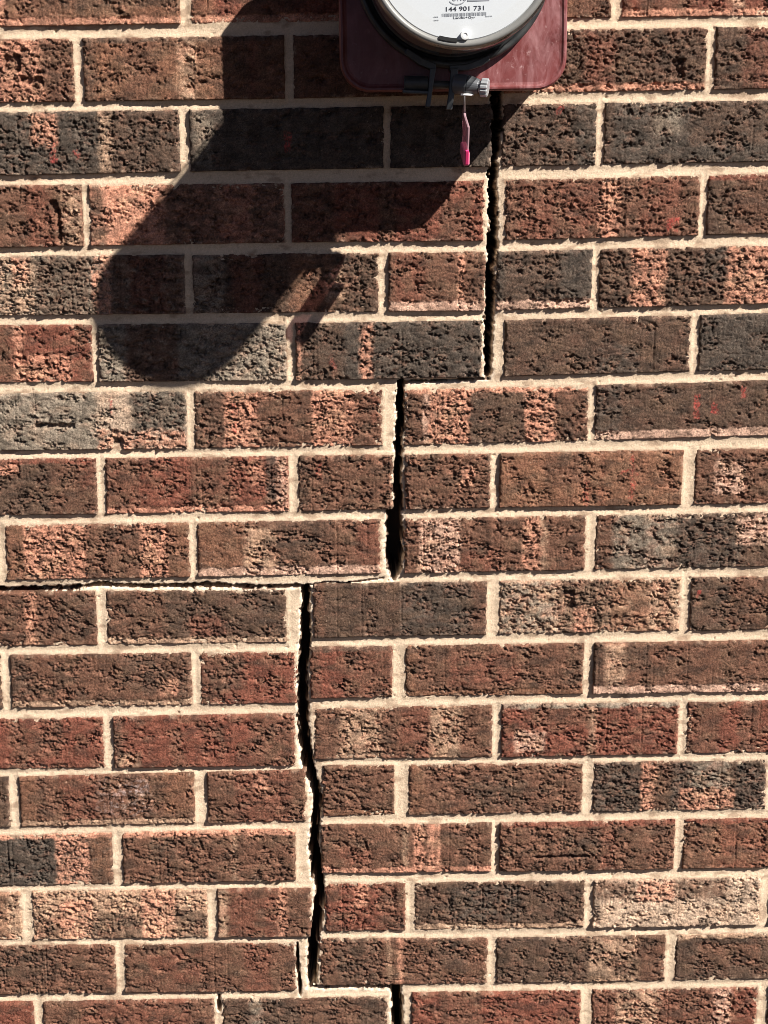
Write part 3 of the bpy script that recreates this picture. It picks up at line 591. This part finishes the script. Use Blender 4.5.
# ---- the wall goes on beyond the picture: plain bricks of the same coursing and a flat bed of mortar
rnd = random.Random(5)
bv = []; bq = []; bc = []; rv = []; rq = []; rc = []; rn = 0
PROTO = []
for q in range(14):                         # faces for the neighbouring bricks, coarser than those in view
    sp = BRICKS[5 + q * 6]
    u, v = np.meshgrid(np.linspace(0, 1, 52), np.linspace(0, 1, 17))
    hh_, cc_ = brick_surface(u * 193, v * 59, 193, 59, sp[1], sp[2], sp[4], sp[5], 300 + q)
    PROTO.append((u, v, hh_, cc_))
def relief(xa, xb, z):
    global rn
    u, v, h_, c_ = PROTO[rnd.randrange(len(PROTO))]
    p = rnd.uniform(0, 2.5)
    vt = np.stack([(xa + (xb - xa) * u) / 1000, -(h_ + p) / 1000, EYE + (z - 29.5 + 59 * v) / 1000], -1).reshape(-1, 3)
    n, m = u.shape
    ix = np.arange(n * m).reshape(n, m)
    q = np.stack([ix[:-1, :-1], ix[:-1, 1:], ix[1:, 1:], ix[1:, :-1]], -1).reshape(-1, 4)
    ring = np.concatenate([ix[0, :-1], ix[:-1, -1], ix[-1, :0:-1], ix[:0:-1, 0]]); k = np.arange(len(ring)); k2 = (k + 1) % len(ring)
    bk = vt[ring].copy(); bk[:, 1] = 0.08
    q = np.concatenate([q, np.stack([ring[k2], ring[k], n * m + k, n * m + k2], -1)])
    cc = c_.reshape(-1, 3)
    rv.append(np.concatenate([vt, bk])); rq.append(q + rn); rc.append(np.concatenate([cc, cc[ring]])); rn += len(vt) + len(bk)
def plain(xa, xb, z):
    if xb - xa < 20: return
    if xb > -900 and xa < 900 and -1420 < z < 620:
        relief(xa, xb, z); return
    p = rnd.uniform(0, 2.5); hh = 29.0; n = len(bv)
    for d, i in ((-80, 0), (p - 3, 0), (p - 0.4, 1.0), (p, 3.5)):
        for sx, sz in ((0, -1), (1, -1), (1, 1), (0, 1)):
            x = xb - i if sx else xa + i
            bv.append(W(x + rnd.uniform(-.6, .6), z + sz * (hh - i) + rnd.uniform(-.6, .6), d))
    for k in range(3):
        for j in range(4):
            a = n + k * 4 + j; b = n + k * 4 + (j + 1) % 4
            bq.append((a, b, b + 4, a + 4))
    bq.append((n + 12, n + 13, n + 14, n + 15))
    c = PAL[rnd.choice('MMMRRDDKBBOG')] * rnd.uniform(0.75, 1.1)
    bc.extend([c] * 16)
ROWP, ROW0 = 69.62, 143.4
rows_seen = {}
for P in QUADS:
    r = round((ROW0 - P[:, 1].mean()) / ROWP)
    a = rows_seen.setdefault(r, [1e9, -1e9])
    a[0] = min(a[0], P[:, 0].min()); a[1] = max(a[1], P[:, 0].max())
for r in range(-13, 25):
    z = ROW0 - r * ROWP
    if r in rows_seen:
        x = rows_seen[r][0] - 10
        while x > -1700: plain(x - 193, x, z); x -= 203.2
        x = rows_seen[r][1] + 10
        while x < 1700: plain(x, x + 193, z); x += 203.2
    else:
        x = -1799 + (101.6 if r % 2 else 0) + 5
        while x < 1700: plain(x, x + 193, z); x += 203.2
me = np_mesh('brick', np.array(bv), np.array(bq), np.array(bc), smooth=False)
o = link('brick', me, M_BRICK, wall); o['kind'] = 'stuff'
me = np_mesh('brick', np.concatenate(rv), np.concatenate(rq), np.concatenate(rc))
o = link('brick', me, M_BRICK, wall); o['kind'] = 'stuff'
pm = PM()
for x0, x1, z0, z1 in ((-1750, MX0, -1600, 1040), (MX1, 1750, -1600, 1040), (MX0, MX1, MZ1, 1040), (MX0, MX1, -1600, MZ0)):
    pm.add([W(x0, z0, -3), W(x1, z0, -3), W(x1, z1, -3), W(x0, z1, -3)], [(0, 1, 2, 3)])
o = pm.build('mortar', None, wall)
at = o.data.attributes.new('col', 'FLOAT_COLOR', 'POINT')
at.data.foreach_set('color', np.tile(np.append(srgb((218, 193, 164), K), 1.0), len(o.data.vertices)).astype(np.float32))
o.data.materials.append(M_MORTAR)
o['kind'] = 'stuff'

# ------------------------------------------------------------------ the meter box
M_PAINT = noisy('weathered_red_paint', (0.085, 0.015, 0.014), (0.17, 0.045, 0.043), 22, 0.4, 0.4, 0.40, 0.68, (1, 1, 1), 0.2)
def wear_and_shade(m):                                 # chalky streaks and small chips, kept darker at left as painted shade
    nt = m.node_tree; b = nt.nodes['Principled BSDF']; L = nt.links.new
    old = b.inputs['Base Color'].links[0].from_socket
    tc = nt.nodes.new('ShaderNodeTexCoord'); mp = nt.nodes.new('ShaderNodeMapping')
    mp.inputs['Rotation'].default_value = (0, math.radians(-35), 0); mp.inputs['Scale'].default_value = (1, 1, 0.33)
    L(tc.outputs['Object'], mp.inputs['Vector'])
    sx = nt.nodes.new('ShaderNodeSeparateXYZ'); L(tc.outputs['Object'], sx.inputs[0])     # scuffs fade leftwards: the meter's shade put into the paint colour
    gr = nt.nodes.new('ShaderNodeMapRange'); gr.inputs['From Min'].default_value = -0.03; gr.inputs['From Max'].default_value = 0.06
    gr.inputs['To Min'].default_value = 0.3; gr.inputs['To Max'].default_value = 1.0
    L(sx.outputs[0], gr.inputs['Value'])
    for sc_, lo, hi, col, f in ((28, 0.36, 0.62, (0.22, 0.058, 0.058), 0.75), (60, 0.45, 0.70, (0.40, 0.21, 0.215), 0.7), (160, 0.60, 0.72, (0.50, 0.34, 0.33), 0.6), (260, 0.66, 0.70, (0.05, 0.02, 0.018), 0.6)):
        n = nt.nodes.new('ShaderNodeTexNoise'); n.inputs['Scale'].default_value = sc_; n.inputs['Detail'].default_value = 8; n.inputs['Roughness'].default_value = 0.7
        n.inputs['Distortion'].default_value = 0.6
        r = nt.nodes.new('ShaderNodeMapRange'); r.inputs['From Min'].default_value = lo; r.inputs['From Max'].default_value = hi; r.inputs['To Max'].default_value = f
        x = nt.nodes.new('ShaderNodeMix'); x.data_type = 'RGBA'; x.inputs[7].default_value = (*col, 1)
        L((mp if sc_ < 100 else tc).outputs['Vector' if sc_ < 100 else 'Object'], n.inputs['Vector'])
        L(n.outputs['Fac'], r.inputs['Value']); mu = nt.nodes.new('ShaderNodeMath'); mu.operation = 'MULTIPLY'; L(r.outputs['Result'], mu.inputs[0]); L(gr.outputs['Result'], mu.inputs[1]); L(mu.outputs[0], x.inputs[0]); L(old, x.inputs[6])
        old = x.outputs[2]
    L(old, b.inputs['Base Color'])
wear_and_shade(M_PAINT)
M_DARKMETAL = noisy('grey_metal', (0.024, 0.026, 0.028), (0.055, 0.056, 0.056), 120, 0.38, 0.5, 0.35, 0.7)
box = empty('meter_box', W(81, 50, 0), 'red brown painted metal meter box fixed high on the brick wall', 'meter box')
org = W(81, 50, 0)
BX0, BX1, BZ0, BZ1 = -23.8, 184.8, 46.2, 256.0
pm = PM(org); loft(pm, [[W(x, z, d) for x, z in rrect(BX0 + 4, BZ0 + 4, BX1 - 4, BZ1 - 4, 25)] for d in (-2, 94)])
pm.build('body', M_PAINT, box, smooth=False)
pm = PM(org)
rings = []
for ins, d in ((0.0, 88), (0.0, 101), (0.5, 102.8), (1.6, 104), (3.2, 104), (5.0, 102.6), (7, 102.0)):
    rings.append([W(x, z, d) for x, z in rrect(BX0 + ins, BZ0 + ins, BX1 - ins, BZ1 - ins, 28 - ins * 0.7)])
loft(pm, rings)
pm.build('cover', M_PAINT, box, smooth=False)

# ------------------------------------------------------------------ the electric meter
CX, CZ = 80.0, 155.0
org = W(CX, CZ, 98)
meter = empty('electric_meter', org, 'round glass electric meter with white dial plate on the red meter box', 'electric meter')
M_HOUSING = noisy('grey_plastic', (0.16, 0.135, 0.115), (0.22, 0.19, 0.165), 60, 0.5, 0.4)
M_BEZEL, _, _ = mat_new('pale_grey_plastic', (0.24, 0.235, 0.225), 0.4, 0.5)
M_WHITE, _, _ = mat_new('white_plate', (0.60, 0.62, 0.645), 0.5, 0.3)
M_INK, _, _ = mat_new('black_ink', (0.03, 0.03, 0.035), 0.6, 0.3)
M_GREYINK, _, _ = mat_new('grey_ink', (0.28, 0.29, 0.31), 0.6, 0.3)
M_BLACK, _, _ = mat_new('black_plastic', (0.02, 0.02, 0.02), 0.5, 0.4)
M_WHITEPL, _, _ = mat_new('white_plastic', (0.8, 0.8, 0.8), 0.35, 0.5)
def glass(name, tint=(1, 1, 1), ior=1.45, fac=1.0):
    m = bpy.data.materials.new(name); m.use_nodes = True
    nt = m.node_tree; nt.nodes.remove(nt.nodes['Principled BSDF'])
    out = nt.nodes['Material Output']
    tr = nt.nodes.new('ShaderNodeBsdfTransparent'); tr.inputs['Color'].default_value = (*tint, 1)
    gl = nt.nodes.new('ShaderNodeBsdfGlossy'); gl.inputs['Roughness'].default_value = 0.06
    lw = nt.nodes.new('ShaderNodeLayerWeight'); lw.inputs['Blend'].default_value = 0.5
    pw = nt.nodes.new('ShaderNodeMath'); pw.operation = 'POWER'; pw.inputs[1].default_value = 4.0
    nt.links.new(lw.outputs['Facing'], pw.inputs[0])
    fr = nt.nodes.new('ShaderNodeMath'); fr.operation = 'MULTIPLY_ADD'; fr.inputs[1].default_value = 0.8; fr.inputs[2].default_value = 0.05
    nt.links.new(pw.outputs[0], fr.inputs[0])
    mx = nt.nodes.new('ShaderNodeMixShader')
    nt.links.new(fr.outputs[0], mx.inputs['Fac']); nt.links.new(tr.outputs['BSDF'], mx.inputs[1]); nt.links.new(gl.outputs['BSDF'], mx.inputs[2])
    nt.links.new(mx.outputs['Shader'], out.inputs['Surface'])
    return m
M_GLASS = glass('clear_cover', (0.98, 0.985, 0.98))
# sealing ring
pm = PM(org)
lathe(pm, CX, CZ, [(78, 98), (87, 98), (88.6, 99.5), (89, 102), (89, 110), (88, 112.5), (86.5, 113.5), (84.5, 113.5), (83.2, 112), (82.8, 107), (79, 106)])
ring = pm.build('sealing_ring', M_DARKMETAL, meter, smooth=True)
# housing behind the dial: stepped drum
pm = PM(org)
lathe(pm, CX, CZ, [(79, 98), (79, 118), (77.5, 119), (77.5, 150), (76.2, 151.5), (76.2, 205), (78, 206), (78, 237)], cap0=True, cap1=True)
hs = pm.build('housing', M_HOUSING, meter, smooth=True)
pm = PM(org)
lathe(pm, CX, CZ, [(79, 124), (79.1, 125), (79.1, 132), (79, 133), (77, 133)])
pm.build('gasket', M_BLACK, meter, smooth=True)
# bezel and dial
pm = PM(org)
lathe(pm, CX, CZ, [(78.2, 233), (78.8, 239), (78, 242), (75.6, 242.4), (73.6, 241), (72.6, 239), (72.4, 237.5)])
bez = pm.build('bezel', M_BEZEL, meter, smooth=True)
pm = PM(org)
lathe(pm, CX, CZ, [(72.8, 237.3), (72.8, 239.2), (72.0, 240)], cap1=True)
dial = pm.build('dial_plate', M_WHITE, meter, smooth=False)
FD = 240.0
pm = PM(org)
rot_s = -2.0
def dpt(x, z):                              # dial print coordinates, turned a little
    a = math.radians(1.5); x0, z0 = 82.0, 104.0
    return (x0 + (x - x0) * math.cos(a) - (z - z0) * math.sin(a), z0 + (x - x0) * math.sin(a) + (z - z0) * math.cos(a))
def flat(pm, poly, d):
    n = len(poly); pm.add([W(*dpt(x, z), d) for x, z in poly], [tuple(range(n))])
def text(name, body, x, z, h, w, mat, bold=0.0):
    cu = bpy.data.curves.new(name, 'FONT'); cu.body = body; cu.size = 1.0; cu.offset = bold; cu.resolution_u = 3
    t = bpy.data.objects.new(name, cu); COL.objects.link(t)
    bpy.context.view_layer.update()
    me = bpy.data.meshes.new_from_object(t.evaluated_get(bpy.context.evaluated_depsgraph_get()))
    bpy.data.objects.remove(t)
    co = np.array([v.co[:] for v in me.vertices])
    x0, y0 = co.min(0)[:2]; x1, y1 = co.max(0)[:2]
    vs_ = []
    for c in co:
        p = W(*dpt(x + (c[0] - x0) / (x1 - x0) * w, z + (c[1] - (0 if body.islower() else y0)) / (y1 - y0) * h), FD + 0.25)
        vs_.append(Vector(p) - Vector(org))
    for v, c in zip(me.vertices, vs_): v.co = c
    me.materials.clear(); me.name = name
    ob = link(name, me, mat, dial)
    return ob
text('lettering', '144 901 731', 67.0, 105.6, 3.7, 31.5, M_INK, 0.012)
text('lettering', 'Landis+Gyr', 72.8, 99.0, 2.3, 18.5, M_INK, 0.008)
text('lettering', 'ONCOR', 72.0, 113.6, 5.2, 20.0, M_GREYINK, 0.01)
pm = PM(org); rb = random.Random(4)
x = 63.6
while x < 100.6:
    w = rb.choice([0.4, 0.5, 0.8, 1.1]); flat(pm, [(x, 101.6), (x + w, 101.6), (x + w, 104.2), (x, 104.2)], FD + 0.25); x += w + rb.choice([0.35, 0.45, 0.8])
o = pm.build('barcode', M_GREYINK, dial); o['kind'] = 'stuff'
pm = PM(org)                                 # curved stroke and grey bar of the emblem
arc = [(76.5 + 5.5 * math.cos(math.radians(a)) * 1.25, 115.0 + 4.6 * math.sin(math.radians(a))) for a in range(200, 350, 10)]
arc2 = [(76.5 + 5.5 * math.cos(math.radians(a)) * 1.18, 115.3 + 4.0 * math.sin(math.radians(a))) for a in range(340, 190, -10)]
flat(pm, arc + arc2, FD + 0.3)
flat(pm, [(85, 112.9), (103, 112.9), (103, 114.2), (85, 114.2)], FD + 0.3)
pm.build('emblem', M_GREYINK, dial)
pm = PM(org)
for x, z, w in ((56.8, 101.2, 4), (56.8, 98.6, 4.2), (99.5, 100.2, 6)):
    for k in range(3): flat(pm, [(x + k * w / 3, z), (x + k * w / 3 + w / 4, z), (x + k * w / 3 + w / 4, z + 0.9), (x + k * w / 3, z + 0.9)], FD + 0.25)
o = pm.build('fine_print', M_GREYINK, dial); o['kind'] = 'stuff'
# latch slot and round reset pin at the bottom of the bezel
pm = PM(org)
arcp = [(CX + r * math.sin(math.radians(a)), CZ - r * math.cos(math.radians(a))) for r, aa in ((71.2, range(-15, -2, 2)), (74.2, range(-3, -16, -2))) for a in aa]
prism(pm, arcp, 237, 243.2)
pm.build('latch', M_BLACK, meter)
pm = PM(org)
arcp = [(CX + r * math.sin(math.radians(a)), CZ - r * math.cos(math.radians(a))) for r, aa in ((76.5, range(-15, -2, 2)), (79.0, range(-3, -16, -2))) for a in aa]
prism(pm, arcp, 207, 237)
pm.build('latch_tab', M_DARKMETAL, meter)
pm = PM(org)
lathe(pm, 82.6, 86.2, [(3.9, 237), (3.9, 243.4), (3.5, 244), (2.0, 244.2), (1.6, 243.6)], n=32, cap1=True)
pm.build('reset_pin', M_WHITEPL, meter, smooth=False)
# clear cover
pm = PM(org)
lathe(pm, CX, CZ, [(82.6, 112), (82.4, 116), (81.2, 118), (80.9, 122), (80.7, 236), (80.3, 242), (78.6, 245.4), (75.5, 247.2), (60, 247.8), (0.01, 248.2)], n=128)
pm.build('glass_cover', M_GLASS, meter, smooth=True)
# ring flanges, lugs and the barrel bolt
pm = PM(org)
prism(pm, [(35, 79), (48, 69.5), (62, 63.5), (64.5, 64.5), (64, 70), (52, 75), (38, 84)], 101, 116)
prism(pm, [(76.5, 63.2), (93, 63.6), (106, 67.5), (113.6, 72), (112, 77), (100, 72), (90, 69), (76.5, 68.5)], 101, 116)
pm.build('ring_flange', M_DARKMETAL, meter, bevel=0.0008)
for pts in ([(58.6, 66), (64, 66), (60.5, 45), (58.6, 31.5), (53.8, 31.5), (56.6, 46)], [(77.6, 66), (84.6, 66), (81, 44), (78.6, 29), (73, 29), (75.5, 45)]):
    pm = PM(org); prism(pm, pts, 112, 120); pm.build('lug', M_DARKMETAL, meter, bevel=0.0008)
M_GREYMETAL, _, _ = mat_new('dull_grey_steel', (0.10, 0.105, 0.115), 0.4, 0.5, 0.2)
M_STEEL, _, _ = mat_new('zinc_plated_steel', (0.36, 0.37, 0.385), 0.4, 0.5, 0.3)
pm = PM(org)
cyl(pm, (35, 53, 112), (57, 52.5, 112), 7.0)
prism(pm, [(33.5, 47.5), (57, 46), (57, 43), (33.5, 44.5)], 104, 119)
cyl(pm, (57, 52, 112), (80, 51, 113), 3.6)
bo = pm.build('bolt', M_DARKMETAL, meter, bevel=0.0006)
pm = PM(org)
cyl(pm, (81, 52, 116), (93, 50.8, 120), 9.0); cyl(pm, (93, 50.8, 120), (103, 49.3, 123), 9.0, 6.2)
pm.build('barrel', M_GREYMETAL, bo, smooth=False, bevel=0.0008)
pm = PM(org)
a = Vector((104.5, 48.6, 123.4)); b = Vector((111.0, 47.8, 125.0)); n = 36
ax = (Vector(W(*b)) - Vector(W(*a))).normalized(); uu = ax.orthogonal().normalized(); ww = ax.cross(uu)
rings = []
for c, r in ((a, 7.4), (a * 0.9 + b * 0.1, 8.3), (a * 0.1 + b * 0.9, 8.3), (b, 7.4)):
    rings.append([Vector(W(*c)) + (uu * math.cos(2 * math.pi * k / n) + ww * math.sin(2 * math.pi * k / n)) * ((r - (1.1 if k % 3 == 0 else 0)) / 1000) for k in range(n)])
loft(pm, rings); cyl(pm, (102, 49.4, 122.7), (105, 48.5, 123.5), 5.0)
pm.build('knurled_cap', M_STEEL, bo)

# ------------------------------------------------------------------ the seal hanging from the bolt
def tinted(name, col, mixf):
    m, nt, b = mat_new(name, col, 0.25, 0.5)
    tr = nt.nodes.new('ShaderNodeBsdfTransparent'); tr.inputs['Color'].default_value = (*[min(1, 0.25 + c) for c in col], 1)
    mx = nt.nodes.new('ShaderNodeMixShader'); mx.inputs['Fac'].default_value = mixf
    out = nt.nodes['Material Output']
    nt.links.new(tr.outputs['BSDF'], mx.inputs[1]); nt.links.new(b.outputs['BSDF'], mx.inputs[2]); nt.links.new(mx.outputs['Shader'], out.inputs['Surface'])
    return m
M_PINKCLEAR = tinted('clear_pink_plastic', (0.55, 0.36, 0.40), 0.6)
M_PINK, _, _ = mat_new('hot_pink_plastic', (0.80, 0.05, 0.20), 0.35, 0.5)
M_PINKPALE = tinted('pale_pink_plastic', (0.74, 0.26, 0.40), 0.85)
M_WIRE, _, _ = mat_new('seal_wire', (0.62, 0.60, 0.57), 0.4, 0.5, 0.4)
sorg = W(90, 48, 122)
seal = empty('security_seal', sorg, 'pink plastic security seal hanging on a wire below the meter bolt', 'seal')
def slab(pm, pts, x0, x1, slant=0.0):       # polygon in (d, z), thick along x
    loft(pm, [[W(x + slant * (d - 120), z, d) for d, z in pts] for x in (x0, x1)])
pm = PM(sorg); cyl(pm, (89.5, 50, 125), (90.3, 22, 114), 0.9, n=10); cyl(pm, (90.1, 30, 117), (90.3, 22, 112), 0.9, n=10)
pm.build('wire', M_WIRE, seal, smooth=True)
pm = PM(sorg); cyl(pm, (86.0, 42, 126), (97.5, 42, 124), 1.1, n=12); pm.build('crossbar', M_WHITEPL, seal, smooth=True)
pm = PM(sorg); slab(pm, [(97, 19), (107, 6), (119, 24), (113, 33), (104, 31)], 89.0, 91.4); pm.build('lock_tab', M_PINKCLEAR, seal, bevel=0.0006)
pm = PM(sorg); slab(pm, [(98, -9), (116, 25), (153, 14), (139, -19)], 89.0, 91.6, 0.03); pm.build('flag', M_PINKCLEAR, seal, bevel=0.0012)
pm = PM(sorg); slab(pm, [(99, -10), (137, -21), (142, -9), (104, 1)], 87.2, 93.0, 0.02); pm.build('foot', M_PINKPALE, seal, bevel=0.0015)
pm = PM(sorg); slab(pm, [(137, -19), (142, -6), (146, -7.5), (140, -20)], 88.6, 91.8, 0.02); pm.build('pin', M_PINK, seal, bevel=0.0006)
